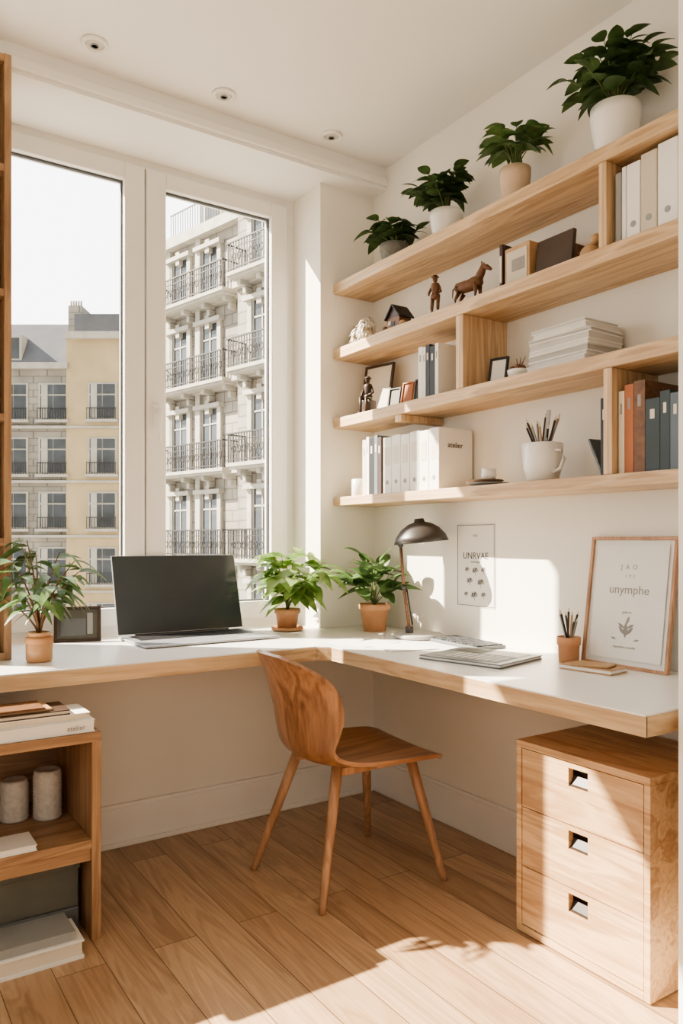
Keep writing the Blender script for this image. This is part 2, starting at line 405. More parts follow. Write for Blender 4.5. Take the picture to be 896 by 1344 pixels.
# ------------------------------------------------------------------ low shelf unit at left
b = B('low_bookcase')
x0, x1, y0, y1, zt = -.35, .627, 2.184, 2.62, .592
b.box(x0, x1, y0, y1, zt-.028, zt, cabX, .002)
b.box(x1-.026, x1, y0+.002, y1, 0, zt-.028, cabZ, .002); b.box(x0, x0+.026, y0+.002, y1, 0, zt-.028, cabZ, .002)
b.box(x0+.026, x1-.026, y0+.002, y1, .262, .288, cabX, .002)
b.box(x0+.026, x1-.026, y0+.012, y1, .225, .262, cabX, .002)
b.box(x0+.026, x1-.026, y1-.012, y1, 0, zt-.028, cabX)
b.done()
def book(b, x0, x1, y0, y1, z0, z1, cover, page=None, spine='y0', rz=0):
    page = page or paperM
    b.box(x0, x1, y0, y1, z0, z0+.003, cover, .0008, rz=rz); b.box(x0, x1, y0, y1, z1-.003, z1, cover, .0008, rz=rz)
    b.box(x0+.003, x1-.003, y0+.003, y1-.003, z0+.003, z1-.003, page, rz=rz)
b = B('magazine_stack')
book(b, .18, .612, 2.192, 2.338, .5925, .628, paperM)
b.text('atelier', .02, inkL, Matrix.Translation((.56, 2.1925, .602)) @ Matrix.Rotation(math.pi/2, 4, 'X'))
book(b, .15, .600, 2.20, 2.335, .628, .648, paperM, creamM)
book(b, .12, .545, 2.20, 2.330, .648, .662, darkM, creamM)
b.box(.16, .50, 2.215, 2.315, .662, .668, tanM, .001); b.box(.2, .48, 2.21, 2.32, .668, .674, brownM, .001)
b.done()
for (x, y, h) in ((.446, 2.47, .125), (.535, 2.435, .150)):
    b = B('ribbed_candle_holder')
    prof = [(0, 0), (.037, 0), (.040, .004)]
    for k in range(12): prof += [(.0425, .006+(h-.02)*(k+.3)/12), (.0402, .006+(h-.02)*(k+.8)/12)]
    prof += [(.039, h-.006), (.034, h), (.030, h-.004), (0, h-.006)]
    b.lathe((x, y, .2885), prof, candM); b.done()
b = B('notebook'); book(b, .12, .455, 2.190, 2.30, .2885, .306, paperM); b.done()
b = B('grey_box_file'); b.box(-.1, .585, 2.26, 2.60, .075, .205, boxG, .006); b.box(-.1, .588, 2.257, 2.6, .185, .209, boxG, .004)
b.box(-.1, .585, 2.26, 2.60, .0, .075, graphM, .004); b.done()
b = B('large_book'); b.box(.0, .56, 2.11, 2.25, .004, .010, paperM, .001); b.box(.0, .555, 2.115, 2.25, .010, .045, creamM); b.box(0, .56, 2.11, 2.25, .045, .051, paperM, .001); b.box(0, .54, 2.12, 2.25, .051, .075, greyM, .002); b.box(0, .56, 2.11, 2.25, 0, .004, paperM); b.done()
# ------------------------------------------------------------------ tall bookcase on desk at left
b = B('tall_bookcase')
x0, x1, y0, y1, za, zb = .30, .466, 2.62, 2.80, DZ, 2.698
b.box(x1-.022, x1, y0, y1, za, zb, cabZ, .002); b.box(x0, x0+.022, y0, y1, za, zb, cabZ, .002)
b.box(x0, x1, y1-.01, y1, za, zb, cabZ)
for z in (za, 1.12, 1.52, 1.92, 2.32, zb-.025): b.box(x0+.02, x1-.02, y0+.003, y1, z, z+.024, cabX, .001)
for z in (1.144, 1.544, 1.944):
    x = .325
    for k in range(3):
        w = random.uniform(.022, .035); b.box(x, x+w-.002, y0+.03, y1-.02, z, z+random.uniform(.2, .3), random.choice([beigeM, greyM, creamM, brownM, darkM]), .001); x += w
b.done()
# ------------------------------------------------------------------ chair
def catmull(keys, n):
    out = []
    K = keys
    for i in range(n):
        s_ = i/(n-1)
        j = 0
        while j < len(K)-2 and s_ > K[j+1][0]: j += 1
        t = (s_-K[j][0])/(K[j+1][0]-K[j][0])
        p1, p2 = K[j], K[j+1]; p0 = K[max(j-1, 0)]; p3 = K[min(j+2, len(K)-1)]
        row = []
        for c in range(1, len(p1)):
            m1 = (p2[c]-p0[c])/max(1e-6, p2[0]-p0[0])*(p2[0]-p1[0]); m2 = (p3[c]-p1[c])/max(1e-6, p3[0]-p1[0])*(p2[0]-p1[0])
            row.append((2*t**3-3*t**2+1)*p1[c]+(t**3-2*t**2+t)*m1+(-2*t**3+3*t**2)*p2[c]+(t**3-t**2)*m2)
        out.append(row)
    return out
keys = [ # s, x, z, halfwidth, wrap forward, side up
 (0, .252, .405, .10, 0, 0), (.02, .248, .412, .155, 0, .002), (.06, .225, .424, .195, 0, .006), (.12, .185, .430, .213, 0, .010), (.3, .07, .425, .222, 0, .02),
 (.42, -.06, .422, .222, .0, .03), (.50, -.15, .428, .208, .01, .035), (.56, -.218, .460, .196, .04, .03), (.63, -.248, .525, .198, .085, .012), (.72, -.264, .60, .208, .11, 0),
 (.82, -.284, .675, .210, .11, -.004), (.90, -.300, .728, .198, .09, -.010), (.95, -.312, .762, .176, .065, -.016), (.98, -.318, .777, .142, .042, -.014), (1, -.321, .784, .09, .015, -.004)]
rows = catmull(keys, 72)
nu = 20
T = Matrix.Translation((1.452, 2.115, 0)) @ Matrix.Rotation(math.radians(-4), 4, 'Z')
emp = bpy.data.objects.new('desk_chair', None); emp.location = (1.455, 2.12, 0); scene.collection.objects.link(emp)
emp.matrix_basis = Matrix.Translation(emp.location)
def par(o): o.parent = emp; o.matrix_parent_inverse = emp.matrix_basis.inverted()
b = B('seat_and_back_shell'); b.M = T
vs = []; W = nu+1; n = len(rows); o_ = n*W
for th in (0, 1):
    for i, (x, z, hw, wr, up) in enumerate(rows):
        q = rows[min(i+1, n-1)]; p = rows[max(i-1, 0)]
        tx, tz = q[0]-p[0], q[1]-p[1]; l = math.hypot(tx, tz); nx, nz = -tz/l, tx/l
        for k in range(nu+1):
            u = -1+2*k/nu
            vs.append((x+wr*u*u+nx*th*.013, hw*u, z+up*u*u+nz*th*.013))
def addf(fs, mat): b.f += fs; b.mi += [b.m(mat)]*len(fs); b.sm += [True]*len(fs)
b.raw(vs, [], chairS)
split = 38
for i in range(n-1):
    mat = chairS if i < split else chairW
    fs = []
    for k in range(nu):
        a = i*W+k
        fs.append((a, a+1, a+W+1, a+W)); fs.append((o_+a, o_+a+W, o_+a+W+1, o_+a+1))
    a = i*W; fs.append((a, a+W, o_+a+W, o_+a)); a = i*W+nu; fs.append((a, o_+a, o_+a+W, a+W))
    addf(fs, mat)
fs = []
for k in range(nu):
    fs.append((k, o_+k, o_+k+1, k+1)); a = (n-1)*W+k; fs.append((a, a+1, o_+a+1, o_+a))
addf(fs, chairS)
ob = b.done()
bm = bmesh.new(); bm.from_mesh(ob.data); bmesh.ops.recalc_face_normals(bm, faces=bm.faces); bm.to_mesh(ob.data); bm.free()
ob.modifiers.new('e', 'EDGE_SPLIT').split_angle = math.radians(50); par(ob)
feet = [('leg_1', (1.225, 1.955, 0), (1.325, 2.02, .422)), ('leg_2', (1.690, 1.925, 0), (1.60, 2.00, .418)), ('leg_3', (1.195, 2.350, 0), (1.325, 2.26, .422)), ('leg_4', (1.705, 2.385, 0), (1.60, 2.25, .418))]
for nm, f, t in feet:
    b = B(nm); f = Vector(f); t = Vector(t)
    b.tube([f, f.lerp(t, .05), f.lerp(t, .6), t], [.0115, .012, .0165, .018], legW, 12)
    par(b.done())
b = B('seat_rails'); b.box(1.31, 1.62, 2.012, 2.036, .385, .412, legW, .003); b.box(1.31, 1.62, 2.240, 2.264, .385, .412, legW, .003); b.box(1.44, 1.48, 2.03, 2.25, .388, .412, legW, .003)
par(b.done())
# ------------------------------------------------------------------ laptop on desk
b = B('laptop_computer')
rz = math.radians(0); b.M = Matrix.Translation((1.172, 2.925, DZ)) @ Matrix.Rotation(rz, 4, 'Z')
b.box(-.268, .268, -.315, 0, .002, .011, metalM, .004); b.box(-.235, .235, -.165, -.02, .0105, .0120, keyM, .001)
for r in range(5):
    for c in range(15):
        b.box(-.231+c*.0309, -.231+c*.0309+.0275, -.160+r*.0275, -.160+r*.0275+.024, .0118, .0130, blackM)
b.box(-.06, .06, -.295, -.185, .0108, .0115, metalM, .0005)
b.tube([(-.2, .002, .011), (.2, .002, .011)], .004, blackM)
b.M = b.M @ Matrix.Translation((0, .003, .010)) @ Matrix.Rotation(math.radians(-16), 4, 'X')
b.box(-.268, .268, 0, .005, .004, .325, metalM, .002); b.box(-.265, .265, -.001, .001, .007, .322, screenM, .0005)
b.done()
def leanframe(name, M, w, h, t, fm, inner, bw=.012, mat=None, extra=None):
    b = B(name); b.M = M
    b.box(-w/2, w/2, 0, t, 0, bw, fm, .001); b.box(-w/2, w/2, 0, t, h-bw, h, fm, .001)
    b.box(-w/2, -w/2+bw, 0, t, bw, h-bw, fm, .001); b.box(w/2-bw, w/2, 0, t, bw, h-bw, fm, .001)
    b.box(-w/2+bw, w/2-bw, t*.5, t*.9, bw, h-bw, inner)
    if extra: extra(b)
    return b.done()
def ex(b):
    b.box(-.06, .03, .004, .0055, .025, .09, graphM); b.box(.035, .055, .004, .0055, .03, .11, greyM)
leanframe('small_photo_frame', Matrix.Translation((.755, 2.94, DZ)) @ Matrix.Rotation(math.radians(-14), 4, 'Z') @ Matrix.Rotation(math.radians(-12), 4, 'X'), .17, .135, .012, darkM, boxG, .012, extra=ex)
# ------------------------------------------------------------------ plants
def pot(b, c, r0, r1, h, mat, rim=.006, saucer=None):
    z = 0
    if saucer:
        b.lathe(c, [(0, 0), (saucer*.85, 0), (saucer, .004), (saucer, .016), (saucer-.006, .016), (saucer*.8, .007), (0, .007)], mat); z = .0071
    c = (c[0], c[1], c[2]+z)
    if rim: prof = [(0, 0), (r0, 0), (r0+(r1-r0)*.75, h*.76), (r1+rim, h*.78), (r1+rim, h), (r1-.004, h), (r1-.010, h*.85), (0, h*.85)]
    else: prof = [(0, 0), (r0*.85, 0), (r0, .006), (r0+(r1-r0)*.5, h*.4), (r1, h*.8), (r1, h), (r1-.006, h), (r1-.009, h*.88), (0, h*.88)]
    b.lathe(c, prof, mat, 36)
    b.lathe((c[0], c[1], c[2]+h*.86), [(0, .005), (r1*.6, .004), (r1-.007, .0)], soilM)
    return Vector((c[0], c[1], c[2]+h*.87))
def foliage(b, base, stems, R, Ht, leafL, leafW, mat, nleaf=6, droop=.3, bx=(1, 1), upb=.35, stem=None, sr=.0025, start=.35, power=.75, off=(0, 0)):
    stem = stem or stemM
    for i in range(stems):
        a = 2*math.pi*(i+random.uniform(-.3, .3))/stems*1.0
        rr = R*random.uniform(.25, 1.0); hh = Ht*(1-.55*(rr/R)**2)*random.uniform(.75, 1.05)
        dx, dy = math.cos(a), math.sin(a)
        dx *= bx[0] if dx > 0 else 1; dy *= bx[1] if dy > 0 else 1
        dx += off[0]; dy += off[1]
        pts = []
        for k in range(7):
            t = k/6
            pts.append(base+Vector((dx*rr*t**1.4, dy*rr*t**1.4, hh*(t*1.25-.25*t*t))))
        b.tube(pts, [sr*(1.2-.7*k/6) for k in range(7)], stem, 5)
        for j in range(nleaf):
            t = start+(1-start)*(j+1)/nleaf
            k = min(5, int(t*6)); p = pts[k].lerp(pts[k+1], t*6-k) if k < 6 else pts[6]
            az = a+(1 if j % 2 else -1)*random.uniform(.4, 1.5) if j < nleaf-1 else a
            d = Vector((math.cos(az)*(bx[0] if math.cos(az) > 0 else 1), math.sin(az)*(bx[1] if math.sin(az) > 0 else 1), random.uniform(-.1, .7)*upb*2))
            s_ = random.uniform(.7, 1.1)
            b.leaf(p, d, leafL*s_, leafW*s_, mat, droop*random.uniform(.5, 1.5), power=power)
wallclamp = lambda q: (min(q.x, WX-.004), min(q.y, WY-.004), q.z)
def topcl(q): return (min(q.x, WX-.004), min(q.y, WY-.006), min(max(q.z, Z1+.001), H-.01))
b = B('potted_ivy'); b.clamp = topcl
p = pot(b, (1.91, 2.485, Z1+.0005), .045, .06, .085, stonM, 0); foliage(b, p, 16, .12, .13, .07, .042, leafD, 5, .4, (.6, 1)); b.done()
b = B('potted_peperomia'); b.clamp = topcl
p = pot(b, (1.91, 2.165, Z1+.0005), .048, .062, .105, whiteM, 0); foliage(b, p, 22, .13, .19, .068, .036, leafD, 7, .4, (.6, 1)); b.done()
b = B('potted_rubber_plant'); b.clamp = topcl
p = pot(b, (1.91, 1.815, Z1+.0005), .040, .052, .125, terraP, 0); foliage(b, p, 10, .10, .20, .095, .054, leafC, 5, .45, (.6, 1), start=.5); b.done()
b = B('potted_zz_plant'); b.clamp = topcl
p = pot(b, (1.92, 1.425, Z1+.0005), .054, .072, .150, whiteM, 0); foliage(b, p, 20, .145, .24, .08, .042, leafD, 7, .4, (.6, 1)); b.done()
b = B('potted_umbrella_plant'); b.clamp = lambda q: (q.x, min(q.y, 2.612) if q.x < .475 else min(q.y, 3.03), q.z)
c = (.535, 2.545, DZ)
b.lathe(c, [(0, 0), (.036, 0), (.040, .006), (.041, .05), (.036, .062), (.036, .085), (.039, .088), (.039, .094), (.032, .094), (.030, .08), (0, .08)], wax, 32)
b.lathe((c[0], c[1], c[2]+.078), [(.0415, -.022), (.0425, -.01), (.0415, .0)], terraM)
foliage(b, Vector((c[0], c[1], DZ+.08)), 13, .15, .36, .105, .030, leafC, 7, .6, upb=.3, stem=stemB, sr=.003, start=.4); b.done()
b = B('potted_pothos'); b.clamp = lambda q: (min(q.x, 1.75) if q.y > 2.80 else min(q.x, 1.82), min(q.y, 3.03), max(q.z, DZ+.002))
p = pot(b, (1.60, 2.83, DZ), .040, .052, .085, terraM, .004, .068)
foliage(b, p, 17, .17, .30, .14, .062, leafB, 6, .5, (.8, .8), upb=.45, start=.25, off=(.2, -.2)); b.done()
b = B('potted_calathea'); b.clamp = wallclamp
p = pot(b, (1.90, 2.61, DZ), .047, .062, .115, terraM, .005)
foliage(b, p, 13, .12, .22, .13, .062, leafC, 4, .3, (.6, .8), upb=.8, start=.45); b.done()
# ------------------------------------------------------------------ desk lamp
b = B('desk_lamp'); lx, ly = 1.91, 2.330
b.lathe((lx, ly, DZ), [(0, 0), (.092, 0), (.098, .004), (.098, .012), (.09, .018), (.02, .020), (0, .020)], plain('lamp_base', (170, 166, 160), .4, var=.02), 40)
R3 = Vector((.833, -.553, 0))
p0 = Vector((lx, ly, DZ))-R3*.035
p1 = p0-R3*.022+Vector((0, 0, .20)); p2 = p0-R3*.035+Vector((0, 0, .365))
nrm = Vector((.553, .833, 0))*.011
b.cyl(p0+Vector((0, 0, .015)), .016, .03, lampM)
for sg in (-1, 1):
    b.tube([p0+nrm*sg+Vector((0, 0, .035)), p1+nrm*sg], .0055, brownM); b.tube([p1+nrm*sg, p2+nrm*sg], .0055, brownM)
b.tube([p1-nrm*1.6, p1+nrm*1.6], .011, lampM, 12); b.tube([p2-nrm*1.6, p2+nrm*1.6], .010, lampM, 12)
b.tube([p0+Vector((0, 0, .05))+R3*.012, p1+R3*.012+Vector((0, 0, -.01))], .003, steelD)
hc = p2+R3*.105+Vector((0, 0, .015))-Vector((.03, .0, 0))
b.tube([p2, p2+R3*.02+Vector((0, 0, .04)), hc+Vector((0, 0, .07))], .007, lampM)
ax = (Vector((0, 0, 1))-R3*.10).normalized()
out = [(.0, .090), (.018, .090), (.022, .076), (.045, .070), (.075, .050), (.098, .022), (.108, -.004)]
b.lathe(hc, out+[(.105, -.004)], lampM, 40, True, ax)
b.lathe(hc, [(.106, -.003), (.095, .020), (.072, .046), (.044, .064), (0, .070)], lampI, 40, True, ax)
b.ell(hc+Vector((0, 0, .022)), (.026, .026, .032), whiteM)
b.done()
# ------------------------------------------------------------------ poster & framed print
def wallM4(y, z):
    return Matrix.Translation((WX-.003, y, z)) @ Matrix(((0, 0, -1, 0), (-1, 0, 0, 0), (0, 1, 0, 0), (0, 0, 0, 1)))
b = B('wall_poster'); b.box(WX-.0025, WX-.0005, 2.04, 2.249, .88, 1.20, plain('poster_paper', (222, 220, 214), .7, var=.01))
for q in ((2.044, 2.245, .884, .886), (2.044, 2.245, 1.194, 1.196), (2.044, 2.046, .884, 1.196), (2.243, 2.245, .884, 1.196)):
    b.box(WX-.0032, WX-.0024, q[0], q[1], q[2], q[3], inkM)
b.text('UNRVAE', .036, inkM, wallM4(2.1445, 1.065)); b.text('botanique', .013, inkL, wallM4(2.1445, 1.050)); b.text('N 8', .014, inkL, wallM4(2.1445, 1.15))
for (yy, zz, r) in ((2.10, 1.02, .016), (2.145, 1.015, .02), (2.19, 1.02, .015), (2.115, .97, .022), (2.175, .975, .02), (2.10, .925, .016), (2.15, .92, .022), (2.195, .925, .014)):
    for q in range(5):
        b.flatleaf(WX-.0028-.0001*q, yy, zz, math.pi*(q+.2)/5, r, r*.55, inkM if q % 2 else inkL)
    b.box(WX-.0031, WX-.0026, yy-.0008, yy+.0008, zz-r*.7, zz, inkM)
b.done()
def ex2(b):
    b.box(-.125, .125, .0035, .0045, .025, .375, paperM)
    def tx(s, size, x, z, m): b.text(s, size, m, Matrix.Translation((x, .0032, z)) @ Matrix.Rotation(math.pi/2, 4, 'X'))
    tx('unymphe', .038, 0, .225, inkL); tx('J  A  O', .020, -.005, .30, inkL); tx('1  9  2', .013, 0, .275, inkL)
    tx('galerie', .012, 0, .165, inkL)
    for (x, z, a, l) in ((0, .09, 1.57, .05), (-.002, .10, 2.3, .035), (.002, .10, .8, .035), (-.004, .12, 2.6, .028), (.004, .12, .5, .028), (0, .13, 1.2, .03), (-.03, .085, 2.9, .02), (.03, .085, .2, .02)):
        vs = []
        for sg in (1, -1):
            for i in range(7):
                t = i/6 if sg > 0 else 1-i/6
                w = l*.16*math.sin(math.pi*t)*sg; u = l*t
                vs.append((x+u*math.cos(a)-w*math.sin(a), .0032, z+u*math.sin(a)+w*math.cos(a)))
        b.raw(vs, [tuple(range(len(vs)))], inkL)
    tx('exposition annuelle', .010, 0, .060, inkL)
Ml = Matrix.Translation((1.965, 1.438, DZ)) @ Matrix.Rotation(math.radians(-90), 4, 'Z') @ Matrix.Rotation(math.radians(-8), 4, 'X')
leanframe('framed_print', Ml, .30, .400, .016, wood('frame_wood', (190, 138, 94), (154, 106, 68), 'Z'), paperM, .010, extra=ex2)
def pencils(b, c, h0, n, r, hl, cols):
    for i in range(n):
        a = 2*math.pi*i/n; tip = (c[0]+math.cos(a)*r*1.25, c[1]+math.sin(a)*r*1.25, c[2]+hl*random.uniform(.8, 1.05))
        bs_ = (c[0]+math.cos(a+2.6)*r*.4, c[1]+math.sin(a+2.6)*r*.4, c[2]+h0)
        m_ = cols[i % len(cols)]
        q = Vector(bs_).lerp(Vector(tip), .92)
        b.tube([bs_, q], .0035, m_, 6); b.tube([q, tip], [.0035, .0008], creamM, 6)
b = B('pencil_pot'); c = (1.925, 1.602, DZ)
b.lathe(c, [(0, 0), (.031, 0), (.033, .054), (.037, .056), (.037, .080), (.033, .080), (.030, .008), (0, .008)], terraM, 28)
pencils(b, c, .01, 9, .024, .165, [blackM, darkM, tanM, greyM]); b.done()
b = B('leather_notebook'); b.M = Matrix.Translation((1.86, 1.46, DZ)) @ Matrix.Rotation(.12, 4, 'Z')
b.box(-.045, .045, -.085, .085, 0, .004, tanM, .001); b.box(-.043, .043, -.083, .083, .004, .012, paperM); b.box(-.045, .045, -.085, .085, .012, .015, tanM, .001); b.box(-.04, .035, -.06, .05, .0155, .022, tanM, .002, rz=.2); b.done()
b = B('tablet_and_magazine'); b.M = Matrix.Translation((1.735, 1.80, DZ)) @ Matrix.Rotation(math.radians(14), 4, 'Z')
b.box(-.13, .13, -.15, .15, 0, .004, graphM, .001); b.box(-.127, .127, -.147, .147, .004, .010, paperM); b.box(-.13, .13, -.15, .15, .010, .013, graphM, .001)
b.box(-.10, .02, -.12, .11, .0132, .0140, greyM); b.box(.03, .11, -.12, .0, .0132, .0140, paperM); b.box(.03, .11, .02, .12, .0132, .0140, boxG)
for k in range(7): b.box(-.09, .01, -.10+k*.028, -.095+k*.028, .0140, .0143, paperM)
b.done()
b = B('computer_keyboard'); b.M = Matrix.Translation((1.925, 2.03, DZ)) @ Matrix.Rotation(math.radians(-6), 4, 'Z')
b.box(-.065, .065, -.10, .19, 0, .012, graphM, .003)
for r in range(5):
    for k in range(13): b.box(-.058+r*.0235, -.038+r*.0235, -.093+k*.0215, -.075+k*.0215, .0118, .0165, keyM if (r+k) % 3 else blackM, .001)
b.done()
b = B('loose_paper_sheets'); b.box(1.55, 1.74, 2.24, 2.46, DZ, DZ+.0012, paperM, rz=.2); b.box(1.60, 1.79, 2.06, 2.24, DZ+.0013, DZ+.0024, paperM, rz=-.2); b.done()
# ------------------------------------------------------------------ shelf items
def lever(b, y0, y1, z, h, mat, x0=1.85, x1=2.035, hole=True, label=True):
    b.box(x0, x1, y0, y1, z, z+h, mat, .003)
    yc = (y0+y1)/2; w = (y1-y0)*.3
    if label: b.box(x0-.0008, x0+.001, yc-w, yc+w, z+h*.5, z+h*.82, paperM if mat is not paperM else creamM)
    if hole: b.lathe((x0-.001, yc, z+h*.2), [(.0, .0), (.006, .0), (.009, .0), (.009, .002)], greyM, 16, False, (1, 0, 0))
b = B('binder_row'); z = Z2+.0005
y = 1.375
for w, h, m_ in ((.022, .205, greyM), (.016, .215, paperM), (.045, .215, paperM), (.052, .225, beigeM), (.062, .232, paperM), (.06, .23, paperM), (.06, .225, creamM)):
    lever(b, y-w+.002, y, z, h, m_, hole=w > .04, label=False); y -= w
b.done()
b = B('shaggy_dog_figurine'); c = Vector((1.90, 2.70, Z2+.0005))
def shag(c, r, n, L):
    for i in range(n):
        th = math.acos(random.uniform(-.6, 1)); a = random.uniform(0, 2*math.pi)
        d = Vector((math.sin(th)*math.cos(a), math.sin(th)*math.sin(a), math.cos(th)))
        b.leaf(Vector(c)+Vector((d.x*r[0], d.y*r[1], d.z*r[2])), d+Vector((0, 0, -.5)), L, .010, shagM, .8, n=3)
for dx, dy in ((-.018, -.03), (.018, -.03), (-.018, .03), (.018, .03)): b.tube([c+Vector((dx, dy, 0)), c+Vector((dx, dy, .05))], [.010, .013], shagM)
b.ell(c+Vector((0, 0, .058)), (.030, .052, .030), shagM, noise=.08); shag(c+Vector((0, 0, .058)), (.030, .052, .030), 160, .028)
b.ell(c+Vector((-.008, -.05, .088)), (.022, .022, .022), shagM, noise=.08); shag(c+Vector((-.008, -.05, .088)), (.022, .022, .022), 90, .022)
b.ell(c+Vector((-.022, -.062, .082)), (.012, .011, .009), shagM); b.ell(c+Vector((-.033, -.064, .084)), (.004, .004, .0035), blackM)
b.ell(c+Vector((-.027, -.044, .094)), (.003, .003, .003), blackM); b.ell(c+Vector((-.022, -.070, .094)), (.003, .003, .003), blackM)
b.tube([c+Vector((0, .05, .07)), c+Vector((0, .068, .085)), c+Vector((0, .066, .105))], [.008, .007, .003], shagM); b.done()
b = B('wooden_house_figurine'); c = Vector((1.90, 2.44, Z2+.0005))
b.box(c.x-.05, c.x+.04, c.y-.08, c.y+.08, c.z, c.z+.014, tanM, .002)
b.box(c.x-.03, c.x+.03, c.y-.04, c.y+.04, c.z+.014, c.z+.06, brownM, .001)
b.raw([(c.x-.03, c.y-.04, c.z+.06), (c.x-.03, c.y+.04, c.z+.06), (c.x-.03, c.y, c.z+.105), (c.x+.03, c.y-.04, c.z+.06), (c.x+.03, c.y+.04, c.z+.06), (c.x+.03, c.y, c.z+.105)], [(0, 1, 2), (3, 5, 4), (0, 3, 4, 1)], darkM)
for sg in (-1, 1): b.box(c.x-.04, c.x+.04, c.y+sg*.024-.036, c.y+sg*.024+.036, c.z+.080, c.z+.085, blackM, rx=-sg*.84)
b.box(c.x-.032, c.x-.029, c.y-.01, c.y+.01, c.z+.014, c.z+.042, blackM); b.box(c.x-.032, c.x-.029, c.y+.016, c.y+.03, c.z+.032, c.z+.048, creamM)
b.ell((c.x-.03, c.y-.06, c.z+.024), (.012, .016, .011), tanM); b.ell((c.x-.02, c.y+.065, c.z+.026), (.012, .012, .013), brownM); b.done()
def man(name, c, s_, m_, seated=False):
    b = B(name); b.M = Matrix.Translation(c) @ Matrix.Rotation(math.radians(200), 4, 'Z') @ Matrix.Scale(s_, 4)
    hz = .38 if seated else .5
    if seated: b.box(-.16, .10, -.13, .13, 0, .34, m_, .02)
    b.ell((0, 0, hz+.04), (.09, .12, .08), m_); b.lathe((0, 0, hz+.05), [(.07, 0), (.085, .1), (.11, .22), (.09, .28), (.03, .31)], m_, 16)
    b.tube([(0, 0, hz+.3), (.01, 0, hz+.36)], .03, m_); b.ell((.015, 0, hz+.43), (.065, .055, .08), m_)
    b.ell((.08, 0, hz+.42), (.018, .012, .016), m_); b.lathe((.01, 0, hz+.47), [(.09, 0), (.092, .012), (.055, .018), (.05, .05), (0, .055)], m_, 16)
    for sg in (-1, 1):
        b.tube([(0, sg*.10, hz+.25), (.03, sg*.16, hz+.12), (.13, sg*.10, hz+.05)], [.034, .028, .022], m_); b.ell((.15, sg*.09, hz+.05), (.03, .022, .022), m_)
        if seated: b.tube([(0, sg*.07, hz), (.2, sg*.08, hz), (.2, sg*.08, .04)], [.05, .042, .03], m_); b.box(.17, .29, sg*.08-.03, sg*.08+.03, 0, .04, m_, .01)
        else: b.tube([(0, sg*.07, hz+.02), (.03, sg*.08, .26), (0, sg*.08, .04)], [.05, .04, .028], m_); b.box(-.03, .09, sg*.08-.03, sg*.08+.03, 0, .04, m_, .01)
    b.done()
man('carved_wooden_man', (1.90, 2.215, Z2+.0005), .165, brownM)
def beast(name, c, s_, m_, rz):
    b = B(name); b.M = Matrix.Translation(c) @ Matrix.Rotation(rz, 4, 'Z') @ Matrix.Scale(s_, 4)
    b.tube([(-.46, 0, .62), (-.40, 0, .62), (-.2, 0, .60), (0, 0, .60), (.22, 0, .62), (.36, 0, .68), (.42, 0, .72)], [.05, .14, .17, .165, .19, .15, .06], m_, 14)
    b.tube([(.30, 0, .70), (.42, 0, .84), (.50, 0, .98), (.52, 0, 1.04)], [.13, .10, .075, .05], m_, 12)
    b.tube([(.46, 0, 1.02), (.58, 0, .98), (.70, 0, .90), (.74, 0, .87)], [.06, .075, .05, .035], m_, 12)
    for sg in (-1, 1):
        b.leaf((.47, sg*.04, 1.06), (-.1, sg*.3, 1), .1, .05, m_, 0)
        b.tube([(.28, sg*.10, .60), (.30, sg*.11, .34), (.27, sg*.11, .05)], [.08, .045, .03], m_); b.lathe((.28, sg*.11, 0), [(.045, 0), (.035, .06)], m_, 10)
        b.tube([(-.34, sg*.10, .60), (-.28, sg*.11, .42), (-.40, sg*.11, .27), (-.37, sg*.11, .05)], [.10, .07, .035, .028], m_); b.lathe((-.37, sg*.11, 0), [(.045, 0), (.035, .06)], m_, 10)
    b.tube([(-.45, 0, .68), (-.56, 0, .6), (-.58, 0, .38)], [.02, .025, .01], m_)
    b.tube([(.27, 0, .85), (.38, 0, .98), (.45, 0, 1.08)], .03, m_, 6); b.done()
beast('wooden_horse_figurine', (1.90, 2.03, Z2+.0005), .13, brownM, math.radians(-80))
b = B('upright_box_set'); z = Z2+.0005
b.box(1.87, 2.03, 1.835, 1.85, z, z+.16, darkM, .002); b.box(1.868, 1.872, 1.838, 1.847, z+.03, z+.12, creamM)
b.box(1.87, 2.03, 1.715, 1.825, z, z+.135, tanM, .003); b.box(1.868, 1.872, 1.725, 1.815, z+.012, z+.12, beigeM, .001); b.box(1.8665, 1.868, 1.735, 1.79, z+.05, z+.09, inkL)
b.box(1.885, 1.90, 1.555, 1.70, z, z+.125, darkM, .002, ry=.12); b.box(1.93, 2.03, 1.59, 1.705, z, z+.1, brownM, .003); b.done()
b = B('wooden_bird_figurine'); b.ell((1.90, 1.50, z+.028), (.026, .034, .028), tanM); b.ell((1.895, 1.475, z+.062), (.017, .017, .017), tanM); b.lathe((1.893, 1.458, z+.061), [(.005, 0), (0, .014)], orangeM, 8, True, (-.3, -1, 0)); b.leaf((1.91, 1.525, z+.035), (0, 1, .5), .035, .02, brownM, 0); b.done()
z = Z3+.0005
def rotY90(x, y, z, ang=-90, lean=-10): return Matrix.Translation((x, y, z)) @ Matrix.Rotation(math.radians(ang), 4, 'Z') @ Matrix.Rotation(math.radians(lean), 4, 'X')
leanframe('dark_picture_frame', rotY90(1.93, 2.66, z, -78), .165, .235, .012, darkM, creamM, .010)
man('seated_carved_figure', (1.885, 2.635, z), .18, darkM, True)
for nm, y, w, h, m_ in (('small_dark_frame', 2.50, .06, .10, blackM), ('small_orange_frame', 2.415, .055, .11, orangeM), ('small_green_frame', 2.335, .055, .11, boxG)):
    leanframe(nm, rotY90(1.91, y, z, -75, -12), w, h, .010, m_, m_ if m_ is not blackM else boxG, .006)
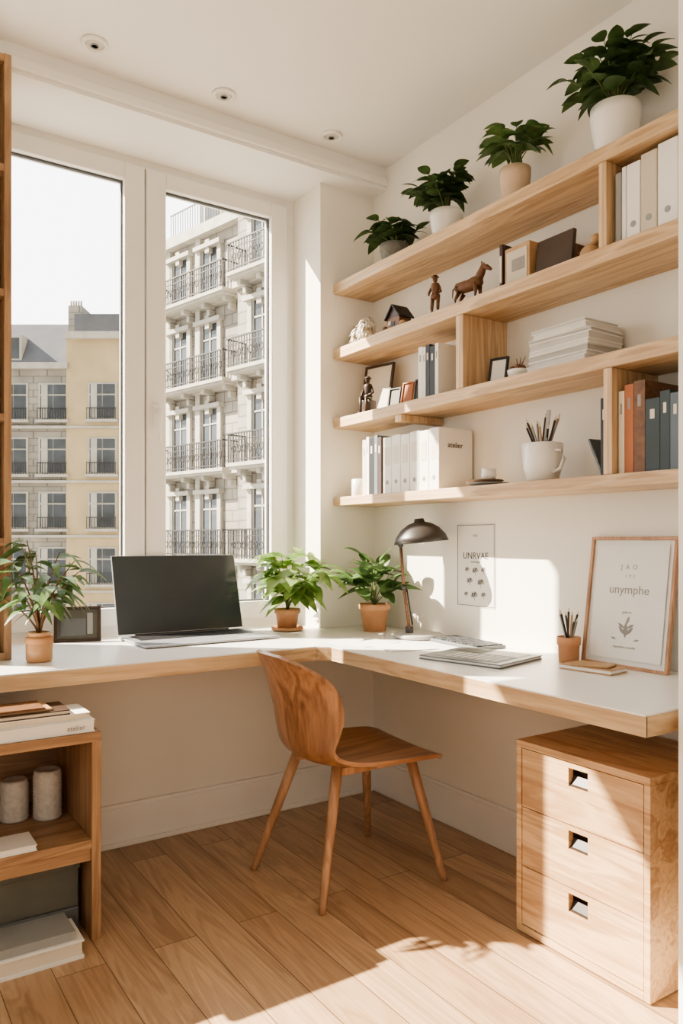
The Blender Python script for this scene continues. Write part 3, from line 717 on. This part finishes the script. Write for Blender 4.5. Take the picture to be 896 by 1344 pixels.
def spines(name, items, z, y, x0=1.86, depth=.14):
    b = B(name)
    for w, h, m_, pg in items:
        b.box(x0, x0+depth, y-w, y-w+.002, z, z+h, m_); b.box(x0, x0+depth, y-.003, y-.001, z, z+h, m_)
        b.box(x0-.0005, x0+.003, y-w, y-.001, z, z+h, m_, .001); b.box(x0+.003, x0+depth-.003, y-w+.002, y-.003, z+.003, z+h-.004, pg)
        if w > .012: b.box(x0-.001, x0, y-w*.65, y-w*.35, z+h*.72, z+h*.85, creamM if m_ in (blackM, darkM, greenM, blueM) else inkL)
        y -= w
    b.done()
spines('book_row', [(.026, .205, paperM, paperM), (.018, .20, paperM, paperM), (.024, .205, blackM, paperM), (.03, .195, blackM, paperM), (.02, .20, paperM, paperM)], z, 2.27)
leanframe('black_picture_frame', rotY90(1.90, 1.895, z, -75, -12), .072, .105, .010, blackM, paperM, .008)
b = B('nut_bowl'); b.lathe((1.90, 1.79, z), [(0, 0), (.02, 0), (.022, .004), (.036, .022), (.038, .034), (.035, .034), (.031, .022), (0, .010)], whiteM)
for i in range(14): b.ell((1.90+random.uniform(-.02, .02), 1.79+random.uniform(-.02, .02), z+.03+random.uniform(0, .014)), (.008, .011, .008), brownM, 8, 6)
for i in range(3): b.tube([(1.90, 1.79, z+.03), (1.9, 1.80-.02*i, z+.075)], [.003, .001], brownM, 5)
b.done()
b = B('paper_stack'); zz = z
for i in range(8):
    h = [.022, .012, .02, .014, .022, .012, .018, .014][i]; dx = random.uniform(-.006, .006); dy = random.uniform(-.012, .012)
    b.M = Matrix.Translation((1.935+dx, 1.59+dy, zz)) @ Matrix.Rotation(random.uniform(-.06, .06), 4, 'Z')
    w = .118-.004*(i > 5)*3
    b.box(-.08, .08, -w, w, 0, .002, paperM); b.box(-.078, .078, -w+.002, w-.002, .002, h-.002, plain('pages%d' % i, (206-i % 3*18, 203-i % 3*18, 196-i % 3*18), .7), .0005); b.box(-.08, .08, -w, w, h-.002, h, paperM); zz += h
b.done()
z = Z4+.0005
b = B('small_white_candle'); b.lathe((1.885, 2.70, z), [(0, 0), (.03, 0), (.034, .004), (.034, .074), (.030, .076), (.028, .066), (0, .064)], whiteM); b.tube([(1.885, 2.70, z+.064), (1.885, 2.70, z+.078)], .0012, blackM, 5); b.done()
spines('book_row', [(.028, .235, creamM, paperM), (.02, .245, paperM, paperM), (.036, .24, blackM, paperM), (.024, .245, blueM, paperM), (.026, .235, darkM, paperM)], z, 2.635, 1.855, .15)
b = B('binder_row'); y = 2.495
for k in range(6):
    w = .058; lever(b, y-w+.002, y, z, .23+.004*(k % 2), paperM, 1.86, 2.03); y -= w
b.text('atelier', .03, inkM, Matrix.Translation((1.94, 2.1465, z+.16)) @ Matrix.Rotation(math.pi/2, 4, 'X')); b.done()
b = B('small_dish_stack'); b.lathe((1.90, 1.93, z), [(0, 0), (.04, 0), (.07, .008), (.072, .012), (.04, .008), (0, .008)], greyM); b.lathe((1.90, 1.93, z+.010), [(0, 0), (.035, 0), (.052, .010), (.05, .013), (0, .008)], brownM)
b.lathe((1.90, 1.93, z+.02), [(0, 0), (.022, 0), (.027, .02), (.024, .030), (.027, .042), (.022, .042), (0, .036)], whiteM); b.ell((1.88, 1.99, z+.018), (.02, .03, .010), tanM); b.done()
b = B('pencil_mug'); c = (1.915, 1.70, z)
b.lathe(c, [(0, 0), (.040, 0), (.052, .012), (.062, .05), (.066, .125), (.062, .127), (.058, .05), (.045, .014), (0, .010)], whiteM, 40)
b.tube([(c[0]-.01, c[1]-.060, z+.10), (c[0]-.01, c[1]-.088, z+.098), (c[0]-.01, c[1]-.097, z+.07), (c[0]-.01, c[1]-.082, z+.04), (c[0]-.01, c[1]-.055, z+.03)], .006, whiteM)
pencils(b, c, .02, 12, .045, .225, [blackM, darkM, greyM, tanM]); b.box(c[0]-.02, c[0]-.016, c[1]-.04, c[1]-.026, z+.10, z+.23, greyM, .001, rx=.15); b.done()
b = B('leaning_tablet'); b.box(1.87, 1.98, 1.457, 1.465, z+.006, z+.12, graphM, .002, rx=-.42); b.box(1.88, 1.98, 1.475, 1.50, z, z+.004, tanM); b.done()
spines('book_row', [(.024, .225, blackM, paperM)], z, 1.425, 1.85, .16)
spines('book_row', [(.02, .235, creamM, paperM), (.03, .250, orangeM, paperM), (.036, .255, brownM, creamM), (.045, .20, greenM, paperM), (.03, .215, greenM, paperM), (.03, .205, blueM, paperM), (.03, .21, creamM, paperM), (.04, .2, darkM, paperM), (.04, .22, beigeM, paperM)], z, 1.364, 1.85, .16)
# ------------------------------------------------------------------ outside
stone = stonemat('facade_stone', (174, 168, 156), (130, 124, 114))
stoneL = plain('facade_trim', (180, 175, 164), .9, var=.12, scale=2)
ochre = plain('facade_ochre', (188, 168, 132), .9, var=.1, scale=.8)
slate = plain('roof_slate', (98, 100, 104), .8, var=.1, scale=2)
pane = plain('building_window_glass', (72, 78, 82), .15, var=.3, scale=1)
iron = plain('wrought_iron', (44, 44, 46), .6)
b = B('apartment_building_cream')
t = Vector((-.230, .973, 0)).normalized(); nrm = Vector((-.973, -.230, 0)).normalized()
Mf = Matrix(((t.x, nrm.x, 0, 11.6), (t.y, nrm.y, 0, 27.1), (0, 0, 1, 0), (0, 0, 0, 1)))
b.M = Mf
b.box(-16, 2.3, -11, 0, -9, 12.9, stone); b.box(-16, 2.6, -10.8, .35, 12.6, 13.0, stoneL)
b.box(-16, 1.6, -10, -1.1, 13, 15.4, slate); b.box(-16, 1.7, -10, -1.0, 15.3, 15.5, stoneL)
b.box(-16, -3.0, 0, .7, -9, 12.9, stone)
for q in (-2.9, -.02, 1.95):
    b.box(q, q+.28, 0, .14, -9, 12.7, stoneL)
for fz in (-5.9, -2.7, .5, 3.7, 6.9, 10.1):
    b.box(-16, 2.45, -.02, .18, fz-.25, fz-.05, stoneL); b.box(-16, -2.9, .68, .9, fz-.25, fz-.05, stoneL)
    for i in range(9):
        tx = 1.35-i*1.9; y0 = 0 if tx > -3 else .7
        if -3.6 < tx < -2.4: continue
        hh = 2.35 if fz < 10 else 2.0
        b.box(tx-.5, tx+.5, y0-.1, y0+.02, fz+.1, fz+hh, pane)
        for q in (-.5, -.03, .44): b.box(tx+q, tx+q+.06, y0, y0+.05, fz+.1, fz+hh, stoneL)
        b.box(tx-.72, tx-.5, y0, y0+.12, fz, fz+hh+.1, stoneL); b.box(tx+.5, tx+.72, y0, y0+.12, fz, fz+hh+.1, stoneL); b.box(tx-.8, tx+.8, y0, y0+.26, fz+hh, fz+hh+.16, stoneL)
        b.box(tx-.12, tx+.12, y0, y0+.2, fz+hh-.2, fz+hh+.3, stoneL)
        b.box(tx-.5, tx+.5, y0, y0+.05, fz+hh-.6, fz+hh-.54, stoneL)
    for (a, c_, y0) in ((-2.3, 2.1, 0), (-7.0, -3.4, .7)):
        b.box(a, c_, y0, y0+.85, fz-.12, fz, stoneL); b.box(a+.05, c_-.05, y0, y0+.75, fz-.2, fz-.12, stoneL)
        b.box(a, c_, y0+.80, y0+.84, fz+.95, fz+1.0, iron); b.box(a, c_, y0+.80, y0+.83, fz+.08, fz+.12, iron); b.box(a, c_, y0+.80, y0+.83, fz+.75, fz+.78, iron)
        n_ = int((c_-a)/.14)
        for k in range(n_+1): b.box(a+k*.14, a+k*.14+.03, y0+.80, y0+.825, fz, fz+.98, iron)
        for k in range(n_//2):
            cx = a+.14+k*.28
            b.tube([(cx+.09*math.cos(w_), y0+.815, fz+.45+.14*math.sin(w_)) for w_ in [j*math.pi/5 for j in range(11)]], .016, iron, 4)
        for e_ in (a, c_-.03):
            b.box(e_, e_+.03, y0, y0+.82, fz+.95, fz+1.0, iron)
            for k in range(6): b.box(e_, e_+.025, y0+k*.14, y0+k*.14+.02, fz, fz+.98, iron)
        for k in range(4):
            cx = a+.3+k*(c_-a-.6)/3
            b.box(cx-.1, cx+.1, y0, y0+.55, fz-.38, fz-.12, stoneL, .04); b.box(cx-.09, cx+.09, y0, y0+.3, fz-.62, fz-.38, stoneL, .04)
for i in range(8):
    tx = .4-i*2.1; b.box(tx-.6, tx+.6, -1.2, -.8, 13.2, 15.0, stoneL); b.box(tx-.42, tx+.42, -.82, -.78, 13.3, 14.8, pane)
b.box(-16, 1.8, .2, .23, 13.9, 13.95, iron)
for k in range(110): b.box(1.75-k*.16, 1.775-k*.16, .2, .22, 13.0, 13.92, iron)
b.done()
b = B('apartment_building_ochre')
Rt = Vector((.833, -.553, 0)); Fw = Vector((.553, .833, 0))
Mo = Matrix(((Rt.x, Fw.x, 0, Fw.x*44), (Rt.y, Fw.y, 0, Fw.y*44), (0, 0, 1, 0), (0, 0, 0, 1)))
b.M = Mo
b.box(-40, -15.9, 0, 12, -9, 11.2, stone); b.box(-40, -15.8, -.3, 12, 11.0, 11.35, stoneL)
b.raw([(-40, -.2, 11.35), (-15.9, -.2, 11.35), (-15.9, 1.4, 14.0), (-40, 1.4, 14.0), (-40, 8, 14.0), (-15.9, 8, 14.0), (-15.9, 10, 11.35), (-40, 10, 11.35)], [(0, 1, 2, 3), (3, 2, 5, 4), (4, 5, 6, 7), (1, 6, 5, 2), (0, 3, 4, 7)], slate)
b.box(-15.9, -6, -.15, 12, -9, 12.9, ochre); b.box(-15.95, -6, -.45, 12, 12.7, 13.1, stoneL); b.box(-15.7, -6, .6, 11, 13.1, 14.4, slate)
b.box(-16.2, -15.4, 1, 3, 13, 15, stone)
for k in range(5): b.tube([(-16.1+k*.15, 1.2, 15), (-16.1+k*.15, 1.2, 15.35)], .06, stoneL, 8)
for fz in (-4.6, -1.4, 1.8, 4.95, 8.1):
    b.box(-40, -6, -.24, 0, fz-.55, fz-.4, stoneL)
    for tx in (-34, -31.4, -28.8, -26.4, -24.0, -21.6, -19.0, -16.8+.1, -13.8, -11.2, -8.6):
        yo = 0 if tx < -15.9 else -.15
        b.box(tx-.85, tx+.85, yo-.06, yo+.02, fz-.05, fz+2.1, stoneL)
        for k in range(2): b.box(tx-.72+k*.75, tx-.03+k*.75, yo-.10, yo-.05, fz+.05, fz+1.35, pane); b.box(tx-.72+k*.75, tx-.03+k*.75, yo-.10, yo-.05, fz+1.45, fz+2.0, pane)
        b.box(tx-.66, tx-.3, yo-.12, yo-.10, fz+.05, fz+2.0, stoneL)
        b.box(tx-.95, tx+.95, yo-.3, yo, fz-.2, fz-.05, stoneL)
        for k in range(12): b.box(tx-.85+k*.15, tx-.82+k*.15, yo-.28, yo-.26, fz-.05, fz+.6, iron)
        b.box(tx-.86, tx+.86, yo-.28, yo-.25, fz+.58, fz+.63, iron)
for tx in (-31, -27, -23, -19): b.box(tx-.5, tx+.5, -.1, 1.4, 11.5, 13.0, stoneL); b.box(tx-.35, tx+.35, -.14, -.08, 11.6, 12.8, pane)
b.done()
b = B('street_ground'); b.box(-60, 70, 4.5, 90, -9.2, -9, plain('asphalt', (150, 148, 144), .9)); b.done()
# ------------------------------------------------------------------ light
w = bpy.data.worlds.new('World'); scene.world = w; w.use_nodes = True; nt = w.node_tree
bg = nt.nodes['Background']; N = nt.nodes.new; L = nt.links.new
tc = N('ShaderNodeTexCoord'); sp = N('ShaderNodeSeparateXYZ'); cr = N('ShaderNodeValToRGB')
L(tc.outputs['Generated'], sp.inputs[0]); L(sp.outputs['Z'], cr.inputs['Fac']); L(cr.outputs['Color'], bg.inputs['Color'])
cr.color_ramp.elements[0].position = 0; cr.color_ramp.elements[0].color = (1, .98, .94, 1); cr.color_ramp.elements[1].position = .8; cr.color_ramp.elements[1].color = (.92, .96, 1, 1)
# hazy sky, brighter on the sun's side
dt = N('ShaderNodeVectorMath'); dt.operation = 'DOT_PRODUCT'; dt.inputs[1].default_value = Vector((-.25, .95, .2)).normalized()
L(tc.outputs['Generated'], dt.inputs[0])
mr = N('ShaderNodeMapRange'); mr.interpolation_type = 'SMOOTHSTEP'; mr.inputs['From Min'].default_value = -.2; mr.inputs['From Max'].default_value = .95; mr.inputs['To Min'].default_value = 1.2; mr.inputs['To Max'].default_value = 4.6
L(dt.outputs['Value'], mr.inputs['Value']); L(mr.outputs['Result'], bg.inputs['Strength'])
sd = bpy.data.lights.new('sun', 'SUN'); sd.energy = 26; sd.angle = math.radians(.6); sd.color = (1, .88, .71)
so = bpy.data.objects.new('sun', sd); scene.collection.objects.link(so); so.location = (-8, 9, 10)
so.rotation_euler = Vector((1, -.86, -1)).to_track_quat('-Z', 'Y').to_euler()
# ------------------------------------------------------------------ camera
cd = bpy.data.cameras.new('camera'); cam = bpy.data.objects.new('camera', cd); scene.collection.objects.link(cam)
cam.location = (0, 0, 1.14); cam.rotation_euler = (math.pi/2, 0, -math.radians(33.57))
cd.sensor_fit = 'VERTICAL'; cd.sensor_height = 36; cd.lens = 26.68; cd.shift_y = .0268; cd.clip_start = .02; cd.clip_end = 300
scene.camera = cam
